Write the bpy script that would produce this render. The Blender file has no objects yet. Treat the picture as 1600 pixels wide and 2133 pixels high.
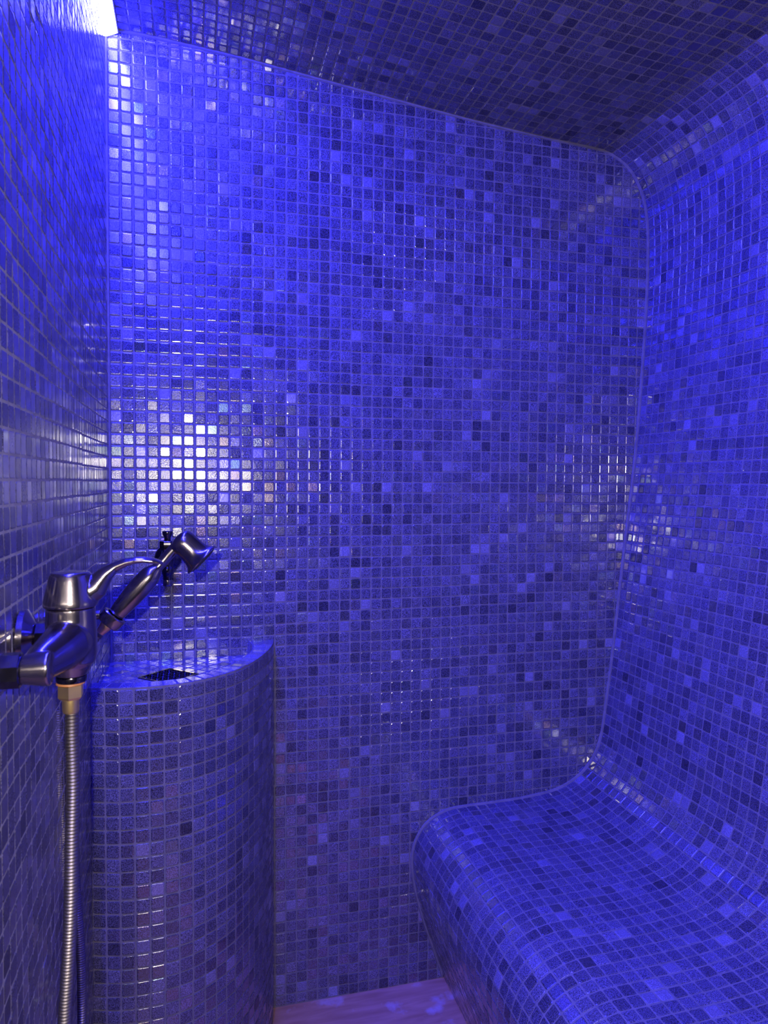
import bpy, bmesh, math
import numpy as np
from mathutils import Vector, Matrix

rng = np.random.default_rng(7)
col = bpy.context.scene.collection
H = 1.30            # camera height; geometry below is written relative to it
P = 0.0265          # mosaic pitch
GAP = 0.0030        # grout joint
XL = -0.187         # left wall plane
YB = 1.73           # back wall plane
YF = -0.35          # front of the cabin (behind the camera)

# ------------------------------------------------------------ materials
def nt(name):
    m = bpy.data.materials.new(name); m.use_nodes = True
    n = m.node_tree.nodes; l = m.node_tree.links
    return m, n, l, n['Principled BSDF']

def mat_tile():
    m, n, l, b = nt('glazed_mosaic')
    at = n.new('ShaderNodeAttribute'); at.attribute_name = 'tint'
    sp = n.new('ShaderNodeSeparateColor'); l.new(at.outputs['Color'], sp.inputs[0])
    tc = n.new('ShaderNodeTexCoord')
    nz = n.new('ShaderNodeTexNoise'); nz.inputs['Scale'].default_value = 540; nz.inputs['Detail'].default_value = 3
    nz.inputs['Roughness'].default_value = 0.7
    l.new(tc.outputs['Object'], nz.inputs['Vector'])
    mr = n.new('ShaderNodeMapRange'); mr.inputs['From Min'].default_value = .40; mr.inputs['From Max'].default_value = .62
    mr.inputs['To Min'].default_value = .26; mr.inputs['To Max'].default_value = 1.8
    l.new(nz.outputs['Fac'], mr.inputs['Value'])
    # light tiles carry less speckle
    mx = n.new('ShaderNodeMix'); mx.data_type = 'FLOAT'
    l.new(sp.outputs['Green'], mx.inputs['Factor']); l.new(mr.outputs[0], mx.inputs['A']); mx.inputs['B'].default_value = 1.0
    mu = n.new('ShaderNodeMath'); mu.operation = 'MULTIPLY'
    l.new(sp.outputs['Red'], mu.inputs[0]); l.new(mx.outputs[0], mu.inputs[1])
    sc = n.new('ShaderNodeVectorMath'); sc.operation = 'SCALE'
    sc.inputs[0].default_value = (.62, .58, 1.0); l.new(mu.outputs[0], sc.inputs['Scale'])
    l.new(sc.outputs[0], b.inputs['Base Color'])
    rg = n.new('ShaderNodeMapRange'); rg.inputs['To Min'].default_value = .09; rg.inputs['To Max'].default_value = .25
    l.new(at.outputs['Alpha'], rg.inputs['Value']); l.new(rg.outputs[0], b.inputs['Roughness'])
    b.inputs['IOR'].default_value = 1.75
    cw = n.new('ShaderNodeMapRange'); cw.inputs['From Min'].default_value = .35; cw.inputs['From Max'].default_value = .75
    l.new(sp.outputs['Blue'], cw.inputs['Value']); l.new(cw.outputs[0], b.inputs['Coat Weight'])
    b.inputs['Coat IOR'].default_value = 1.9; b.inputs['Coat Roughness'].default_value = .13
    # metallic shimmer film on part of the tiles
    tf = n.new('ShaderNodeMapRange'); tf.inputs['From Min'].default_value = .72; tf.inputs['From Max'].default_value = 1.0
    tf.inputs['To Min'].default_value = 0; tf.inputs['To Max'].default_value = 430
    l.new(sp.outputs['Blue'], tf.inputs['Value'])
    l.new(tf.outputs[0], b.inputs['Thin Film Thickness']); b.inputs['Thin Film IOR'].default_value = 1.9
    n2 = n.new('ShaderNodeTexNoise'); n2.inputs['Scale'].default_value = 300; n2.inputs['Detail'].default_value = 4; n2.inputs['Roughness'].default_value = .6
    l.new(tc.outputs['Object'], n2.inputs['Vector'])
    bp = n.new('ShaderNodeBump'); bp.inputs['Strength'].default_value = .5; bp.inputs['Distance'].default_value = .0005
    l.new(n2.outputs['Fac'], bp.inputs['Height']); l.new(bp.outputs[0], b.inputs['Normal'])
    return m

def mat_grout(name='grout', c=(.225, .21, .24)):
    m, n, l, b = nt(name)
    tc = n.new('ShaderNodeTexCoord')
    nz = n.new('ShaderNodeTexNoise'); nz.inputs['Scale'].default_value = 60; nz.inputs['Detail'].default_value = 5
    l.new(tc.outputs['Object'], nz.inputs['Vector'])
    r = n.new('ShaderNodeValToRGB'); r.color_ramp.elements[0].position = .3; r.color_ramp.elements[1].position = .7
    r.color_ramp.elements[0].color = (c[0]*.8, c[1]*.8, c[2]*.8, 1); r.color_ramp.elements[1].color = (c[0]*1.15, c[1]*1.15, c[2]*1.15, 1)
    l.new(nz.outputs['Fac'], r.inputs[0]); l.new(r.outputs[0], b.inputs['Base Color'])
    b.inputs['Roughness'].default_value = .75; b.inputs['Specular IOR Level'].default_value = .3
    return m

def mat_floor():
    m, n, l, b = nt('worn_floor')
    tc = n.new('ShaderNodeTexCoord'); mp = n.new('ShaderNodeMapping'); mp.inputs['Scale'].default_value = (5, 30, 1)
    l.new(tc.outputs['Object'], mp.inputs['Vector'])
    nz = n.new('ShaderNodeTexNoise'); nz.inputs['Scale'].default_value = 1.6; nz.inputs['Detail'].default_value = 7; nz.inputs['Distortion'].default_value = .4
    l.new(mp.outputs[0], nz.inputs['Vector'])
    r = n.new('ShaderNodeValToRGB'); e = r.color_ramp.elements
    e[0].position = .3; e[0].color = (.46, .23, .13, 1); e[1].position = .72; e[1].color = (.68, .38, .25, 1)
    l.new(nz.outputs['Fac'], r.inputs[0])
    n2 = n.new('ShaderNodeTexNoise'); n2.inputs['Scale'].default_value = 13; n2.inputs['Detail'].default_value = 6
    l.new(tc.outputs['Object'], n2.inputs['Vector'])
    r2 = n.new('ShaderNodeValToRGB'); r2.color_ramp.elements[0].position = .58; r2.color_ramp.elements[1].position = .68
    l.new(n2.outputs['Fac'], r2.inputs[0])
    mx = n.new('ShaderNodeMix'); mx.data_type = 'RGBA'; l.new(r2.outputs[0], mx.inputs['Factor'])
    l.new(r.outputs[0], mx.inputs['A']); mx.inputs['B'].default_value = (.66, .48, .50, 1)
    l.new(mx.outputs['Result'], b.inputs['Base Color']); b.inputs['Roughness'].default_value = .45
    return m

def mat_metal(name, c, rough, noise=.06):
    m, n, l, b = nt(name)
    b.inputs['Metallic'].default_value = 1; b.inputs['Base Color'].default_value = (*c, 1)
    tc = n.new('ShaderNodeTexCoord'); nz = n.new('ShaderNodeTexNoise'); nz.inputs['Scale'].default_value = 90; nz.inputs['Detail'].default_value = 4
    l.new(tc.outputs['Object'], nz.inputs['Vector'])
    mr = n.new('ShaderNodeMapRange'); mr.inputs['To Min'].default_value = rough-noise; mr.inputs['To Max'].default_value = rough+noise
    l.new(nz.outputs['Fac'], mr.inputs['Value']); l.new(mr.outputs[0], b.inputs['Roughness'])
    return m

def mat_emit():
    m, n, l, b = nt('led_diffuser')
    b.inputs['Base Color'].default_value = (.8, .8, .9, 1)
    b.inputs['Emission Color'].default_value = (*LED, 1); b.inputs['Emission Strength'].default_value = LED_E
    return m

LED = (.017, .0175, 1.0); LED_E = 520
M = dict(tile=mat_tile(), grout=mat_grout(), lit_grout=mat_grout('lit_grout', (.46, .44, .45)), floor=mat_floor(),  # left wall has the same grout; its brighter lit look is put into the colour
         nickel=mat_metal('brushed_dark_nickel', (.37, .325, .31), .19),
         black=mat_metal('black_chrome', (.13, .12, .13), .14, .03),
         hose=mat_metal('hose_steel', (.27, .24, .215), .46),
         brass=mat_metal('brass', (.95, .70, .27), .42),
         copper=mat_metal('copper', (.8, .52, .34), .42),
         grate=mat_metal('dark_grate', (.05, .05, .06), .3), led=mat_emit())
m, n, l, b = nt('white_button'); b.inputs['Base Color'].default_value = (.85, .85, .85, 1); b.inputs['Roughness'].default_value = .2; M['white'] = m
m, n, l, b = nt('washer'); b.inputs['Base Color'].default_value = (.55, .22, .08, 1); b.inputs['Roughness'].default_value = .5; M['washer'] = m
m, n, l, b = nt('dark_rubber'); b.inputs['Base Color'].default_value = (.03, .03, .035, 1); b.inputs['Roughness'].default_value = .5; M['rubber'] = m

# ------------------------------------------------------------ objects
def thing(name, label, cat, loc, group=None):
    o = bpy.data.objects.new(name, None); col.objects.link(o); o.empty_display_size = .03
    o.location = (loc[0], loc[1], loc[2]+H); o['label'] = label; o['category'] = cat
    if group: o['group'] = group
    return o

def link(name, me, parent, mats):
    for k in mats: me.materials.append(M[k])
    o = bpy.data.objects.new(name, me); col.objects.link(o)
    if parent: o.parent = parent
    return o

def obj(name, bm, mats, parent=None, smooth=True, label=None):
    off = Vector((0, 0, H)) - (Vector(parent_world(parent)) if parent else Vector((0, 0, 0)))
    bmesh.ops.translate(bm, verts=bm.verts, vec=off)
    bmesh.ops.recalc_face_normals(bm, faces=bm.faces)
    me = bpy.data.meshes.new(name); bm.to_mesh(me); bm.free()
    if smooth:
        me.polygons.foreach_set('use_smooth', [True]*len(me.polygons))
        me.set_sharp_from_angle(angle=math.radians(38))
    o = link(name, me, parent, mats if isinstance(mats, (list, tuple)) else [mats])
    if label: o['label'] = label
    return o

def parent_world(p):
    v = Vector(p.location)
    while p.parent: p = p.parent; v += Vector(p.location)
    return v

# ------------------------------------------------------------ mosaic generator
def mosaic(name, grids, parent=None, keep=None, tone=1.0, tilt=.014, extra=None, rise=.0011, inset=.0010, light=.045, jit=.00018, sheet=.0005, grout='grout'):
    """grids: list of (G, keepmask) with G[nu+1, nv+1, 3]; cell normals follow du x dv.
    Lays a grout skin through the grid and a bevelled tile on every kept cell, all in one mesh."""
    V = []; F4 = []; F8 = []; T = []; base = 0
    for G, mask in grids:
        G = np.asarray(G, float); nu, nv = G.shape[0]-1, G.shape[1]-1
        idx = np.arange((nu+1)*(nv+1)).reshape(nu+1, nv+1) + base
        V.append(G.reshape(-1, 3)); T.append(np.zeros(((nu+1)*(nv+1), 4))); base += (nu+1)*(nv+1)
        q = np.stack([idx[:-1, :-1], idx[1:, :-1], idx[1:, 1:], idx[:-1, 1:]], -1)
        if isinstance(mask, tuple): gm, mask = mask
        else: gm = np.ones((nu, nv), bool)
        F4.append((q[gm].reshape(-1, 4), 0))
        if mask is None: mask = np.ones((nu, nv), bool)
        ii, jj = np.nonzero(mask)
        if len(ii) == 0: continue
        a = G[ii, jj]; bq = G[ii+1, jj]; c = G[ii+1, jj+1]; d = G[ii, jj+1]
        Lu = (np.linalg.norm(bq-a, axis=1)+np.linalg.norm(c-d, axis=1))/2
        Lv = (np.linalg.norm(d-a, axis=1)+np.linalg.norm(c-bq, axis=1))/2
        nn = np.cross(c-a, d-bq); nn /= np.linalg.norm(nn, axis=1)[:, None]+1e-12
        N = len(ii)
        # sheet and tile misplacement
        sh = rng.normal(0, sheet, (nu//11+2, nv//11+2, 2)); off = sh[ii//11, jj//11] + rng.normal(0, jit, (N, 2))
        tl = rng.normal(0, tilt, (N, 2)); dz = rng.normal(0, .00012, N)
        r = .0019
        def ring(shrink, h):
            out = np.zeros((N, 8, 3)); hs = Lu/2-GAP/2-shrink; ht = Lv/2-GAP/2-shrink
            hs = np.maximum(hs, .001); ht = np.maximum(ht, .001)
            rr = np.minimum(r, np.minimum(hs, ht)*.6)
            pts = [(-1, -1, 1, 0), (1, -1, -1, 0), (1, -1, 0, 1), (1, 1, 0, -1), (1, 1, -1, 0), (-1, 1, 1, 0), (-1, 1, 0, -1), (-1, -1, 0, 1)]
            for k, (su, sv, ru, rv) in enumerate(pts):
                x = su*hs + ru*rr + off[:, 0]; y = sv*ht + rv*rr + off[:, 1]
                s = (x/Lu+.5)[:, None]; t = (y/Lv+.5)[:, None]
                p = a*(1-s)*(1-t)+bq*s*(1-t)+c*s*t+d*(1-s)*t
                hh = h + (tl[:, 0]*x + tl[:, 1]*y + dz if h > 0 else 0)
                out[:, k] = p + nn*(hh[:, None] if h > 0 else 0)
            return out
        R = np.concatenate([ring(0, 0), ring(0, rise-inset*.7), ring(inset*.75, rise-inset*.22), ring(inset*2.1, rise)], 1)   # N,32,3
        V.append(R.reshape(-1, 3))
        b0 = base + 32*np.arange(N)[:, None]; base += 32*N
        for lo in (0, 8, 16):
            for k in range(8):
                k2 = (k+1) % 8
                F4.append((b0+np.array([lo+k, lo+k2, lo+8+k2, lo+8+k]), 1))
        F8.append(b0+np.arange(24, 32))
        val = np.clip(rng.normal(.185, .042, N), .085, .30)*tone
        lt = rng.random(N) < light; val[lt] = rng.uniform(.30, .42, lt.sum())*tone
        fl = rng.random(N)
        tt = np.stack([val, lt*.5, fl, rng.random(N)], 1)
        T.append(np.repeat(tt, 32, 0))
    V = np.concatenate(V); T = np.concatenate(T)
    off = np.array([0, 0, H]) - (np.array(parent_world(parent)) if parent else 0)
    V = V + off
    quads = np.concatenate([f for f, _ in F4]); mi4 = np.concatenate([np.full(len(f), k) for f, k in F4])
    oc = np.concatenate(F8) if F8 else np.zeros((0, 8), int)
    me = bpy.data.meshes.new(name)
    me.vertices.add(len(V)); me.vertices.foreach_set('co', V.ravel())
    me.loops.add(quads.size+oc.size); me.polygons.add(len(quads)+len(oc))
    me.loops.foreach_set('vertex_index', np.concatenate([quads.ravel(), oc.ravel()]).astype(np.int32))
    st = np.concatenate([np.arange(len(quads))*4, quads.size+np.arange(len(oc))*8]).astype(np.int32)
    me.polygons.foreach_set('loop_start', st)
    me.polygons.foreach_set('material_index', np.concatenate([mi4, np.ones(len(oc), int)]).astype(np.int32))
    me.update(calc_edges=True)
    me.polygons.foreach_set('use_smooth', np.zeros(len(me.polygons), bool))
    at = me.attributes.new('tint', 'FLOAT_COLOR', 'POINT')
    at.data.foreach_set('color', T.ravel())
    return link(name, me, parent, [grout, 'tile'])

def struct(o): o['kind'] = 'structure'; return o

def catmull(pts, n=24):
    pts = [np.array(p, float) for p in pts]; pts = [2*pts[0]-pts[1]]+pts+[2*pts[-1]-pts[-2]]; out = []
    for i in range(1, len(pts)-2):
        p0, p1, p2, p3 = pts[i-1:i+3]
        # centripetal parametrisation
        t0 = 0; t1 = t0+np.linalg.norm(p1-p0)**.5; t2 = t1+np.linalg.norm(p2-p1)**.5; t3 = t2+np.linalg.norm(p3-p2)**.5
        for t in np.linspace(t1, t2, n, endpoint=False):
            A1 = (t1-t)/(t1-t0)*p0+(t-t0)/(t1-t0)*p1; A2 = (t2-t)/(t2-t1)*p1+(t-t1)/(t2-t1)*p2; A3 = (t3-t)/(t3-t2)*p2+(t-t2)/(t3-t2)*p3
            B1 = (t2-t)/(t2-t0)*A1+(t-t0)/(t2-t0)*A2; B2 = (t3-t)/(t3-t1)*A2+(t-t1)/(t3-t1)*A3
            out.append((t2-t)/(t2-t1)*B1+(t-t1)/(t2-t1)*B2)
    out.append(pts[-2]); return np.array(out)

def resample(c, step):
    s = np.concatenate([[0], np.cumsum(np.linalg.norm(np.diff(c, axis=0), axis=1))])
    n = int(round(s[-1]/step)); q = np.linspace(0, s[-1], n+1)
    return np.stack([np.interp(q, s, c[:, k]) for k in range(c.shape[1])], 1)

# ------------------------------------------------------------ cabin shell
prof = [(XL, .999), (-.05, .992), (.106, .979), (.356, .950), (.702, .911), (.917, .893), (1.03, .886), (1.07, .880), (1.132, .847), (1.170, .794),
        (1.190, .726), (1.197, .598), (1.188, .338), (1.170, .076), (1.141, -.188), (1.097, -.585), (1.073, -.72), (1.03, -.785), (.96, -.826), (.86, -.842),
        (.725, -.847), (.635, -.852), (.580, -.878), (.550, -.920), (.540, -.962), (.544, -1.023), (.566, -1.115), (.598, -1.21), (.629, -1.300)]
pc = resample(catmull(prof), P)
zi = pc[:, 1]
k_ceil = int(np.argmax(pc[:, 0] > 1.045))
k_bench = int(np.argmax((zi < -.67)))
ys = [YB] + [YB-.006-k*P for k in range(0, 70)] + [YF]
def extr(seg):
    G = np.zeros((len(seg), len(ys), 3))
    for j, y in enumerate(ys): G[:, j, 0] = seg[:, 0]; G[:, j, 1] = y; G[:, j, 2] = seg[:, 1]
    # du = along the profile, dv = towards the camera; normal = du x dv must face the room
    mask = np.ones((len(seg)-1, len(ys)-1), bool); mask[:, 0] = False; mask[:, -1] = False
    return G, mask
def flipG(G, m): return G[:, ::-1], m[:, ::-1]
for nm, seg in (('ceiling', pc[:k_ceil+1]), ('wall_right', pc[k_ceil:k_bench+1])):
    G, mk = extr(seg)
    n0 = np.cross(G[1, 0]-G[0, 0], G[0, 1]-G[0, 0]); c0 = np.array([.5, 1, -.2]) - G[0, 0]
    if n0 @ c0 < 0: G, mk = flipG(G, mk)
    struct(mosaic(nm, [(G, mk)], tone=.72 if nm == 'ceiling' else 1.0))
G, mk = extr(pc[k_bench:])
n0 = np.cross(G[1, 0]-G[0, 0], G[0, 1]-G[0, 0])
if n0 @ (np.array([.3, 1, 0])-G[0, 0]) < 0: G, mk = flipG(G, mk)
bench = mosaic('steam_bench', [(G, mk)])
bench['label'] = 'curved built-in bench covered in blue mosaic, flowing into the right wall'
bench['category'] = 'bench'

# back wall: outline of the cabin section, cells outside it are dropped
def inside(x, z):
    w = False; pl = prof + [(XL, -1.30)]
    for i in range(len(pl)):
        (x1, z1), (x2, z2) = pl[i], pl[(i+1) % len(pl)]
        if (z1 > z) != (z2 > z) and x < (x2-x1)*(z-z1)/(z2-z1)+x1: w = not w
    return w
xs = [XL] + [-.1845+k*P for k in range(0, 54)]
zs = [-1.30] + [.5035+k*P for k in range(-68, 21)]
G = np.zeros((len(xs), len(zs), 3)); G[:, :, 0] = np.array(xs)[:, None]; G[:, :, 2] = np.array(zs)[None]; G[:, :, 1] = YB
mk = np.zeros((len(xs)-1, len(zs)-1), bool)
gm = np.zeros_like(mk)
for i in range(len(xs)-1):
    for j in range(len(zs)-1):
        pts = [(xs[i]+1e-4, zs[j]+1e-4), (xs[i+1], zs[j]+1e-4), (xs[i+1], zs[j+1]), (xs[i]+1e-4, zs[j+1])]
        gm[i, j] = any(inside(*p) for p in pts) or i == 0
        mk[i, j] = gm[i, j] and i > 0 and j > 0
struct(mosaic('wall_back', [(G, (gm, mk))], tilt=.019))

# left wall
yl = [YB] + [YB-.005-k*P for k in range(0, 70)] + [YF]
zl = zs
G = np.zeros((len(yl), len(zl), 3)); G[:, :, 0] = XL; G[:, :, 1] = np.array(yl)[:, None]; G[:, :, 2] = np.array(zl)[None]
mk = np.ones((len(yl)-1, len(zl)-1), bool); mk[0] = False; mk[-1] = False; mk[:, 0] = False; mk[:, -2:] = False
n0 = np.cross(G[1, 0]-G[0, 0], G[0, 1]-G[0, 0])
if n0[0] < 0: G, mk = G[::-1], mk[::-1]
struct(mosaic('wall_left', [(G, mk)], tone=.8, tilt=.012, rise=.0006, inset=.0005, grout='lit_grout'))

# front wall behind the camera, and floor
bm = bmesh.new()
vs = [bm.verts.new((x, YF, z)) for x, z in prof + [(XL, -1.30)]]
bm.faces.new(vs)
struct(obj('wall_front', bm, 'rubber', smooth=False))
bm = bmesh.new()
vs = [bm.verts.new(v) for v in ((XL-.02, YF, -1.30), (.66, YF, -1.30), (.66, YB+.01, -1.30), (XL-.02, YB+.01, -1.30))]
f = bm.faces.new(vs)
bmesh.ops.extrude_face_region(bm, geom=[f])
for v in bm.verts[:4]: v.co.z -= .03
struct(obj('floor', bm, 'floor', smooth=False))

# mortar fillets along the seams
def tube(path, rad, seg=12, cap=True, bm=None, squash=None):
    bm = bm or bmesh.new(); pts = [Vector(p) for p in path]; n = len(pts)
    rad = list(rad) if hasattr(rad, '__len__') else [rad]*n
    rings = []; ref = None
    for i, p in enumerate(pts):
        t = (pts[min(i+1, n-1)]-pts[max(i-1, 0)]).normalized()
        if ref is None: ref = Vector((0, 0, 1)) if abs(t.z) < .9 else Vector((0, 1, 0))
        u = (ref - t*ref.dot(t)).normalized(); w = t.cross(u); ref = u
        sq = squash[i] if squash else (1, 1)
        rings.append([bm.verts.new(p + (u*math.cos(a)*sq[0]+w*math.sin(a)*sq[1])*rad[i]) for a in [2*math.pi*k/seg for k in range(seg)]])
    for a, b in zip(rings, rings[1:]):
        for k in range(seg): bm.faces.new((a[k], a[(k+1) % seg], b[(k+1) % seg], b[k]))
    if cap: bm.faces.new(rings[0][::-1]); bm.faces.new(rings[-1])
    return bm

def lathe(o, ax, profile, seg=40, bm=None, up=None):
    """profile: (t along axis, radius)"""
    bm = bm or bmesh.new(); o = Vector(o); ax = Vector(ax).normalized()
    up = Vector(up) if up else (Vector((0, 0, 1)) if abs(ax.z) < .9 else Vector((1, 0, 0)))
    u = (up-ax*up.dot(ax)).normalized(); w = ax.cross(u); rings = []
    for t, r in profile:
        c = o+ax*t
        if r < 1e-6: rings.append([bm.verts.new(c)])
        else: rings.append([bm.verts.new(c+(u*math.cos(a)+w*math.sin(a))*r) for a in [2*math.pi*(k+.5)/seg for k in range(seg)]])
    for a, b in zip(rings, rings[1:]):
        for k in range(seg):
            k2 = (k+1) % seg
            if len(a) == 1 and len(b) > 1: bm.faces.new((a[0], b[k2], b[k]))
            elif len(b) == 1 and len(a) > 1: bm.faces.new((a[k], a[k2], b[0]))
            elif len(a) > 1: bm.faces.new((a[k], a[k2], b[k2], b[k]))
    if len(rings[0]) > 1: bm.faces.new(rings[0][::-1])
    if len(rings[-1]) > 1: bm.faces.new(rings[-1])
    return bm

fil = catmull(prof, 8)[:-1]
bm = tube([(x-.001, YB-.001, z) for x, z in fil], .0048, 8)
struct(obj('trim_1', bm, 'grout'))
bm = tube([(XL+.001, YB-.001, z) for z in np.linspace(-1.30, .99, 12)], .0045, 8)
struct(obj('trim_2', bm, 'grout'))

# ------------------------------------------------------------ pedestal in the corner
ZR = -.382
ped = thing('corner_pedestal', 'waist-high curved pedestal clad in blue mosaic, in the left back corner', 'pedestal', (0, 1.6, -1.30))
oc = catmull([(XL, 1.400), (-.14, 1.386), (-.092, 1.383), (-.045, 1.387), (-.006, 1.398), (.068, 1.452), (.1227, 1.534), (.158, 1.618), (.176, 1.68), (.183, YB)], 16)
oc = resample(oc, P)
def offset(c, d):
    t = np.gradient(c, axis=0); t /= np.linalg.norm(t, axis=1)[:, None]
    q = c + np.stack([-t[:, 1], t[:, 0]], 1)*d
    q[0, 0] = XL; q[-1, 1] = YB
    return q
wd = .035+.027*np.clip((np.arange(len(oc))-(len(oc)-6))/5, 0, 1)**1.6
ic = offset(oc, wd[:, None]); ic2 = offset(oc, wd[:, None]+.001)
nz = 34; zp = [ZR-.003-k*P for k in range(nz+1)]+[-1.30]
G = np.zeros((len(oc), len(zp), 3)); G[:, :, 0] = oc[:, 0:1]; G[:, :, 1] = oc[:, 1:2]; G[:, :, 2] = np.array(zp)[None]
mk = np.ones((len(oc)-1, len(zp)-1), bool); mk[:, -1] = False
G, mk = G[::-1], mk[::-1]
n0 = np.cross(G[1, 0]-G[0, 0], G[0, 1]-G[0, 0])
if n0[1] > 0 and n0[0] < 0 or n0[0] < 0: G, mk = G[::-1], mk[::-1]
mosaic('column', [(G, mk)], ped, tone=.95)
# rim: flat top and inner drop
ZB = -.416
def G2(c1, z1, c2, z2):
    G = np.zeros((len(c1), 2, 3)); G[:, 0, :2] = c1; G[:, 0, 2] = z1; G[:, 1, :2] = c2; G[:, 1, 2] = z2; return G
def face(G, d):
    n = np.cross(G[1, 0]-G[0, 0], G[0, 1]-G[0, 0]); return G if n @ np.array(d) > 0 else G[::-1]
top = face(G2(oc, ZR, ic, ZR), (0, 0, 1)); drop = face(G2(ic, ZR, ic2, ZB), (-1, 1, 0)); edge = face(G2(oc, ZR-.003, oc, ZR), (1, -1, 0))
nn = len(oc)-1
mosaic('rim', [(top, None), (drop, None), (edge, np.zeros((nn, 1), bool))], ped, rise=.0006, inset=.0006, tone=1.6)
# basin top laid diagonally round the square drain
DC = np.array([-.055, 1.578]); HD = .063      # half diagonal of the drain
poly = [tuple(p) for p in ic2] + [(XL, YB)]
def inpoly(x, y):
    w = False
    for i in range(len(poly)):
        (x1, y1), (x2, y2) = poly[i], poly[(i+1) % len(poly)]
        if (y1 > y) != (y2 > y) and x < (x2-x1)*(y-y1)/(y2-y1)+x1: w = not w
    return w
e1 = np.array([math.sqrt(.5), math.sqrt(.5)]); e2 = np.array([-math.sqrt(.5), math.sqrt(.5)])
S = HD*math.sqrt(2)                            # drain side
nS = 3; q = S/nS if False else P
ks = [-S/2-q*k for k in range(14, -1, -1)] + [S/2+q*k for k in range(0, 15)]
G = np.array([[list(DC+e1*u+e2*v)+[ZB+.0] for v in ks] for u in ks])
# fill the rows beside the drain with tiles of the regular pitch
nside = 4; mid = list(np.linspace(-S/2, S/2, nside))[1:-1]
ks = sorted(ks+mid)
G = np.array([[list(DC+e1*u+e2*v)+[ZB] for v in ks] for u in ks])
mk = np.zeros((len(ks)-1, len(ks)-1), bool); gm = np.zeros_like(mk)
for i in range(len(ks)-1):
    for j in range(len(ks)-1):
        cu, cv = (ks[i]+ks[i+1])/2, (ks[j]+ks[j+1])/2
        c = DC+e1*cu+e2*cv
        dr = abs(cu) < S/2 and abs(cv) < S/2
        cor = [G[i, j], G[i+1, j], G[i+1, j+1], G[i, j+1]]
        okc = inpoly(*c) and all(XL-.001 < p[0] and p[1] < YB+.001 or True for p in cor)
        gm[i, j] = (inpoly(*c) or any(inpoly(p[0], p[1]) for p in cor)) and not dr
        mk[i, j] = inpoly(*c) and not dr and all(inpoly(p[0]*.9+c[0]*.1, p[1]*.9+c[1]*.1) or abs(p[0]-XL) < .03 or abs(p[1]-YB) < .03 for p in cor)
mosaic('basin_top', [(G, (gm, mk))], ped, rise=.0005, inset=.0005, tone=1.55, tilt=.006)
# drain grate: square frame with curled openings
def place2(u, v): return DC+e1*u+e2*v
bm = bmesh.new()
def bar(bm, a, b, w, z0, z1):
    a = np.array(a); b = np.array(b); t = (b-a)/np.linalg.norm(b-a); s = np.array([-t[1], t[0]])*w/2
    vs = []
    for z in (z0, z1):
        for p in (a-s, b-s, b+s, a+s): vs.append(bm.verts.new((p[0], p[1], z)))
    for f in ((0, 3, 2, 1), (4, 5, 6, 7), (0, 1, 5, 4), (1, 2, 6, 5), (2, 3, 7, 6), (3, 0, 4, 7)): bm.faces.new([vs[k] for k in f])
hs = S/2-.002
cs = [place2(-hs, -hs), place2(hs, -hs), place2(hs, hs), place2(-hs, hs)]
for k in range(4): bar(bm, cs[k], cs[(k+1) % 4], .005, ZB-.004, ZB+.002)
obj('drain_frame', bm, 'black', ped, smooth=False)
bm = bmesh.new()
for iu in range(5):
    for iv in range(5):
        c = place2((iu-2)*.0158, (iv-2)*.0158)
        path = [(c[0]+.0062*math.cos(a), c[1]+.0062*math.sin(a), ZB+.0005) for a in np.linspace(0, 2*math.pi, 14)]
        tube(path, .0013, 6, bm=bm)
        a0 = rng.uniform(0, 6.28)
        path = [(c[0]+(.001+.0008*t)*math.cos(a0+t), c[1]+(.001+.0008*t)*math.sin(a0+t), ZB+.0005) for t in np.linspace(0, 6, 12)]
        tube(path, .0009, 6, bm=bm)
        for ang in (math.pi/4, 3*math.pi/4):
            d = .0088
            tube([(c[0]-d*math.cos(ang), c[1]-d*math.sin(ang), ZB), (c[0]+d*math.cos(ang), c[1]+d*math.sin(ang), ZB)], .0008, 5, bm=bm)
obj('drain_grate', bm, 'black', ped, label='dark square drain grate with curled openings')
bm = bmesh.new(); bm.faces.new([bm.verts.new((p[0], p[1], ZB-.0035)) for p in cs])
obj('drain_well', bm, 'rubber', ped, smooth=False)

# ------------------------------------------------------------ LED strip in the ceiling corner
led = thing('led_strip', 'glowing white and blue LED strip along the top of the left wall', 'light', (XL+.015, .5, .985))
bm = bmesh.new()
pr = []
A = np.array([XL+.0015, .977]); B = np.array([-.159, .989])
ax = (B-A); L = np.linalg.norm(ax); ax /= L; dn = np.array([ax[1], -ax[0]])
for a in np.linspace(0, math.pi, 9): pr.append(A+ax*L*(1-math.cos(a))/2+dn*.0015*math.sin(a))
r1 = [bm.verts.new((p[0], YB-.006, p[1])) for p in pr]; r2 = [bm.verts.new((p[0], YF+.02, p[1])) for p in pr]
for k in range(8): bm.faces.new((r1[k], r1[k+1], r2[k+1], r2[k]))
bm.faces.new(r1); bm.faces.new(r2[::-1])
obj('diffuser', bm, 'led', led)
bm = bmesh.new()
q = [A-[.0008, 0], B+[.0012, 0], B+[.0012, .006], A+[-.0008, .014]]
r1 = [bm.verts.new((p[0], YB-.004, p[1])) for p in q]; r2 = [bm.verts.new((p[0], YF+.01, p[1])) for p in q]
for k in range(4): bm.faces.new((r1[k], r1[(k+1) % 4], r2[(k+1) % 4], r2[k]))
bm.faces.new(r1); bm.faces.new(r2[::-1])
obj('housing', bm, 'white', led, smooth=False)

# ------------------------------------------------------------ shower mixer on the left wall
MX, MY, MZ = -.122, .78, -.158
mix = thing('shower_mixer', 'dark brushed metal single-lever shower mixer on the left wall', 'tap', (XL, MY, -.165))
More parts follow.
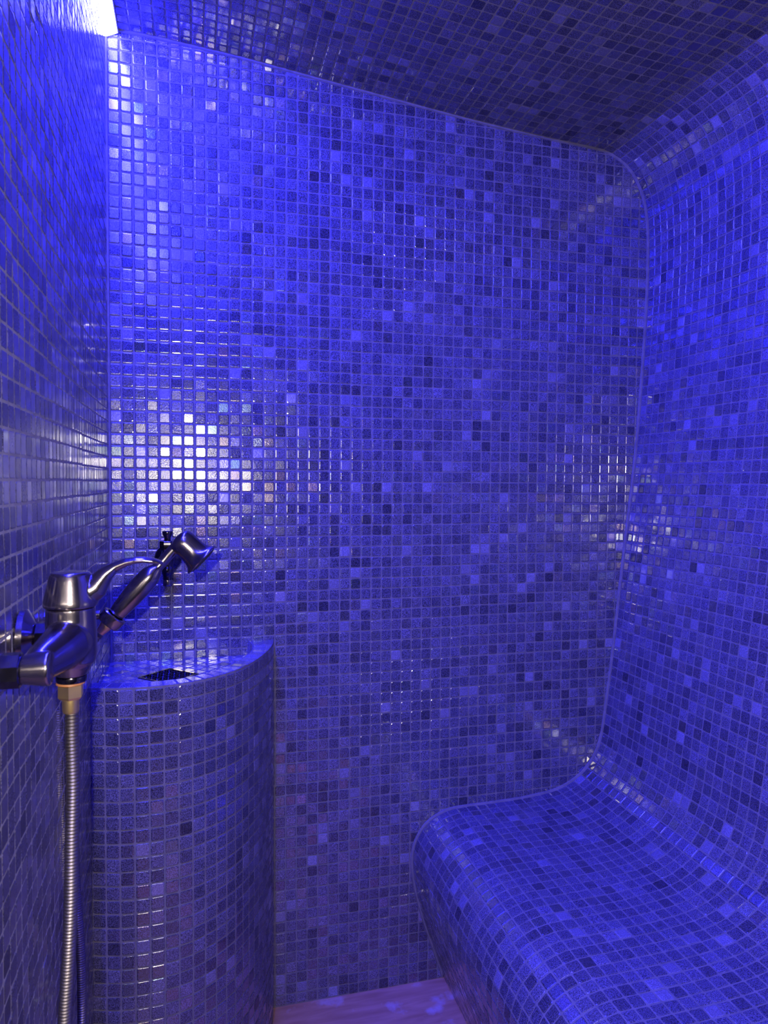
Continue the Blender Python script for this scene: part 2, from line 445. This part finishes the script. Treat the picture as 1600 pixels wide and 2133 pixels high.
# cast body, blended by a voxel remesh
bm = lathe((MX, MY, -.187), (0, 0, 1), [(0, .0), (.0, .0205), (.003, .0238), (.010, .0252), (.030, .0249), (.050, .0238), (.0585, .0235), (.0585, 0)], 48)
for s in (-1, 1):
    tube([(MX, MY, -.162), (MX-.003, MY+s*.018, -.163), (MX-.009, MY+s*.038, -.167), (MX-.016, MY+s*.058, -.170), (MX-.020, MY+s*.072, -.172)],
         [.0240, .0236, .0208, .0172, .0140], 28, bm=bm)
    lathe((MX-.031, MY+s*.075, -.172), (1, 0, 0), [(0, 0), (0, .0128), (.008, .0140), (.018, .0154), (.0235, .0160), (.0255, .0152), (.0262, .0130), (.0262, 0)], 40, bm=bm)
tube([(MX, MY, -.178), (MX, MY, -.190), (MX, MY, -.199)], [.0235, .0190, .0140], 28, bm=bm)
body = obj('mixer_body', bm, 'nickel', mix)
rm = body.modifiers.new('blend', 'REMESH'); rm.mode = 'VOXEL'; rm.voxel_size = .0011; rm.use_smooth_shade = True
sm = body.modifiers.new('soften', 'SMOOTH'); sm.factor = .6; sm.iterations = 6
# lever cap and lever
bm = lathe((MX, MY, -.1280), (0, 0, 1), [(0, 0), (0, .0252), (.0012, .0262), (.006, .0260), (.018, .0232), (.029, .0207), (.0335, .0194), (.0352, .0176), (.0356, 0)], 48)
lp = [(-.1090, -.1160), (-.0975, -.1085), (-.0880, -.0955), (-.0790, -.0885), (-.0690, -.0842), (-.0590, -.0822), (-.0500, -.0820), (-.0420, -.0832), (-.0350, -.0852), (-.0310, -.0868)]
tube([(x, MY, z) for x, z in lp], [.0150, .0125, .0090, .0068, .0060, .0056, .0054, .0052, .0044, .0022], 24, bm=bm,
     squash=[(1, 1.1), (1, 1.15), (.9, 1.2), (.8, 1.4), (.72, 1.6), (.66, 1.8), (.62, 1.95), (.58, 2.0), (.5, 2.0), (.4, 2.0)])
cap = obj('lever', bm, 'nickel', mix)
rm = cap.modifiers.new('blend', 'REMESH'); rm.mode = 'VOXEL'; rm.voxel_size = .0009; rm.use_smooth_shade = True
sm = cap.modifiers.new('soften', 'SMOOTH'); sm.factor = .6; sm.iterations = 8
bm = lathe((MX+.0225, MY, -.1075), (1, 0, -.25), [(0, .0052), (.0020, .0052), (.0032, .0040), (.0034, 0)], 24)
obj('indicator_button', bm, 'white', cap, label='small white indicator button under the lever')
for s in (-1, 1):
    y = MY+s*.075; z = -.172
    bm = lathe((XL+.0012, y, z), (1, 0, 0), [(0, 0), (0, .0285), (.0015, .0300), (.0075, .0300), (.0090, .0280), (.0160, .0140), (.0185, .0115), (.0195, 0)], 40)
    obj('wall_flange', bm, 'nickel', mix)
    bm = lathe((XL+.0180, y, z), (1, 0, 0), [(0, 0), (0, .0152), (.001, .0164), (.0162, .0164), (.0172, .0152), (.0172, 0)], 8)
    obj('union_nut', bm, 'black', mix)
# bottom outlet ring
bm = lathe((MX, MY, -.1985), (0, 0, -1), [(0, 0), (0, .0145), (.0015, .0150), (.0060, .0142), (.0070, .0120), (.0070, 0)], 36)
obj('outlet_ring', bm, 'black', mix)

# ------------------------------------------------------------ hose
hs_a = (-.135, 1.12, -.2235)
hose = thing('shower_hose', 'long ribbed metal shower hose hanging from the mixer beside the pedestal', 'hose', (MX, MY, -.215))
bm = lathe((MX-.001, MY, -.2045), (0, 0, -1), [(0, 0), (0, .0135), (.0020, .0140), (.0024, .0120), (.0024, 0)], 30)
obj('washer', bm, 'washer', hose, label='thin orange washer')
bm = lathe((MX-.001, MY, -.2068), (0, 0, -1), [(0, 0), (0, .0118), (.0012, .0128), (.0130, .0128), (.0150, .0112), (.0160, .0090), (.0160, 0)], 6)
obj('hose_nut', bm, 'brass', hose, smooth=False, label='brass hexagonal nut')
bm = lathe((MX-.001, MY, -.2225), (0, 0, -1), [(0, 0), (0, .0082), (.012, .0080), (.0140, .0074), (.0140, 0)], 28)
obj('ferrule', bm, 'brass', hose, label='brass ferrule')
pts = [(MX, MY, -.2340), (-.1222, MY, -.265), (-.1218, MY, -.315), (-.1235, MY, -.366), (-.1252, MY, -.4356), (-.129, MY+.002, -.505), (-.1330, MY+.005, -.557), (-.138, MY+.012, -.66),
       (-.145, MY+.03, -.80), (-.152, MY+.06, -.92), (-.158, MY+.12, -1.005), (-.163, MY+.19, -1.03), (-.167, 1.055, -1.00), (-.169, 1.12, -.92), (-.1700, 1.145, -.82), (-.1708, 1.15, -.74), (-.1732, 1.15, -.68),
       (-.1768, 1.15, -.62), (-.1785, 1.145, -.54), (-.1785, 1.135, -.44), (-.1775, 1.13, -.34), (-.170, 1.125, -.275), (-.152, 1.122, -.243), (-.1375, 1.12, -.2265)]
hc = resample(catmull(pts, 30), .0006)
rib = .0036
rad = [.0066+.00055*math.cos(2*math.pi*(i*.0006)/rib) for i in range(len(hc))]
obj('hose_sleeve', tube([tuple(p) for p in hc], rad, 14), 'hose', hose)

# ------------------------------------------------------------ bracket and hand shower
D1 = Vector((.653, 0, .757))
o0 = Vector(hs_a)
rc = o0 + D1*.0240
br = thing('shower_bracket', 'round metal wall bracket holding the hand shower behind the mixer', 'bracket', (XL, 1.12, rc.z))
bm = lathe((XL+.0012, 1.12, rc.z+.004), (1, 0, 0), [(0, 0), (0, .019), (.002, .020), (.006, .0195), (.009, .014), (.012, .009), (.012, 0)], 36)
obj('wall_plate', bm, 'nickel', br)
bm = tube([(XL+.010, 1.12, rc.z+.004), (XL+.030, 1.12, rc.z+.008), (rc.x-.016, 1.12, rc.z+.008)], [.0062, .0062, .0072], 20)
obj('arm', bm, 'nickel', br)
# ring: short hollow cup round the handle
bm = bmesh.new(); u = Vector((0, 1, 0)); w = D1.cross(u); S_ = 40
rr = []
for t, r in ((-.0085, .0120), (-.0085, .0165), (-.0070, .0178), (.0070, .0186), (.0085, .0172), (.0085, .0130)):
    rr.append([bm.verts.new(rc+D1*t+(u*math.cos(a)+w*math.sin(a))*r) for a in [2*math.pi*k/S_ for k in range(S_)]])
rr.append(rr[0])
for a, b in zip(rr, rr[1:]):
    for k in range(S_): bm.faces.new((a[k], a[(k+1) % S_], b[(k+1) % S_], b[k]))
obj('holder_ring', bm, 'nickel', br)

hsw = thing('hand_shower', 'dark metal hand shower tilted up to the right in its bracket', 'shower', tuple(hs_a))
bm = lathe(o0, D1, [(.016, 0), (.016, .0085), (.026, .0100), (.034, .0112), (.036, .0122), (.050, .0138), (.068, .0154), (.085, .0161), (.100, .0159), (.110, .0148), (.117, .0118), (.122, .0088), (.126, .0078), (.150, .0080), (.168, .0082), (.168, 0)], 40)
obj('handle', bm, 'nickel', hsw)
bm = lathe(o0, D1, [(-.001, 0), (-.001, .0062), (.004, .0072), (.013, .0092), (.0150, .0092), (.0165, .0070), (.0165, 0)], 32)
obj('conical_nut', bm, 'copper', hsw, label='copper coloured conical nut')
ha = Vector((.715, -.08, -.695)).normalized(); hb = Vector((-.0265, 1.12, -.0835))
bm = lathe(hb, ha, [(0, 0), (.0005, .0060), (.0025, .0125), (.0050, .0168), (.0085, .0190), (.016, .0200), (.025, .0198), (.033, .0199), (.039, .0210), (.044, .0226), (.0475, .0258), (.0495, .0282), (.0510, .0288), (.0522, .0284), (.0526, .0265), (.0515, .0260), (.0515, 0)], 56)
obj('shower_head', bm, 'nickel', hsw)
bm = lathe(hb, ha, [(.0508, 0), (.0508, .0258), (.0525, .0255), (.0545, .0215), (.0555, .0120), (.0558, 0)], 48)
u = ha.orthogonal().normalized(); w = ha.cross(u)
for r_, nn_ in ((.007, 6), (.014, 12), (.020, 16)):
    for k in range(nn_):
        a = 2*math.pi*k/nn_; h0 = .0553 if r_ < .01 else (.0550 if r_ < .016 else .0538)
        lathe(hb+ha*(h0-.001)+(u*math.cos(a)+w*math.sin(a))*r_, ha, [(0, .0008), (.0018, .0007), (.0018, 0)], 8, bm=bm)
obj('spray_plate', bm, 'rubber', hsw, label='dark round spray plate with nozzles')

# ------------------------------------------------------------ little tap on the back wall
TX, TY = -.0598, 1.692
tap = thing('wall_tap', 'small black metal tap on the back wall above the pedestal', 'tap', (TX, YB, -.175))
bm = lathe((TX, YB-.0012, -.178), (0, -1, 0), [(0, 0), (0, .0290), (.003, .0300), (.006, .0285), (.010, .0210), (.014, .0150), (.016, .0130), (.040, .0120), (.040, 0)], 40)
obj('escutcheon', bm, 'black', tap)
bm = lathe((TX, TY, -.225), (0, 0, 1), [(0, 0), (0, .0100), (.010, .0105), (.014, .0120), (.022, .0140), (.028, .0140), (.030, .0125), (.036, .0125), (.042, .0150), (.050, .0160), (.058, .0150), (.064, .0125), (.068, .0125), (.068, 0)], 36)
obj('tap_body', bm, 'black', tap)
bm = lathe((TX, TY, -.158), (0, 0, 1), [(0, 0), (0, .0165), (.002, .0178), (.020, .0185), (.022, .0175), (.022, 0)], 8)
obj('tap_collar', bm, 'black', tap)
bm = lathe((TX, TY, -.136), (0, 0, 1), [(0, 0), (0, .0070), (.008, .0072), (.014, .0105), (.020, .0115), (.0225, .0105), (.0235, 0)], 30)
obj('tap_knob', bm, 'black', tap)
bm = lathe((TX, TY, -.224), (0, 0, -1), [(0, 0), (0, .0100), (.003, .0106), (.012, .0106), (.014, .0098), (.014, .0070), (.008, .0065), (.008, 0)], 30)
obj('tap_spout', bm, 'nickel', tap)

# ------------------------------------------------------------ camera and flash
f = 1493; cx, cy = 800, 1066.5
dv = lambda p: np.array([p[0]-cx, -(p[1]-cy), -f])
y = dv((405, 1002)); y /= np.linalg.norm(y); x = dv((6450, 1040)); x -= y*(x@y); x /= np.linalg.norm(x); z = np.cross(x, y)
Rm = np.array([x, y, z])
cd = bpy.data.cameras.new('camera'); cam = bpy.data.objects.new('camera', cd); col.objects.link(cam)
cd.sensor_fit = 'VERTICAL'; cd.sensor_height = 36; cd.lens = f/2133*36; cd.clip_start = .01
mw = Matrix([[*Rm[0], 0], [*Rm[1], 0], [*Rm[2], H], [0, 0, 0, 1]]); cam.matrix_world = mw
cd.dof.use_dof = True; cd.dof.focus_distance = 1.6; cd.dof.aperture_fstop = 13
bpy.context.scene.camera = cam

ld = bpy.data.lights.new('flash', 'POINT'); ld.energy = 26; ld.color = (1.0, .90, .80); ld.shadow_soft_size = .004
lo = bpy.data.objects.new('flash', ld); col.objects.link(lo); lo.location = (-.030, .0, H+.034)

w = bpy.data.worlds.new('world'); bpy.context.scene.world = w; w.use_nodes = True
w.node_tree.nodes['Background'].inputs[0].default_value = (.01, .01, .04, 1); w.node_tree.nodes['Background'].inputs[1].default_value = .5
sc = bpy.context.scene
sc.view_settings.view_transform = 'Standard'; sc.view_settings.look = 'None'; sc.view_settings.exposure = 0
sc.cycles.max_bounces = 6; sc.cycles.diffuse_bounces = 4; sc.cycles.sample_clamp_indirect = 8
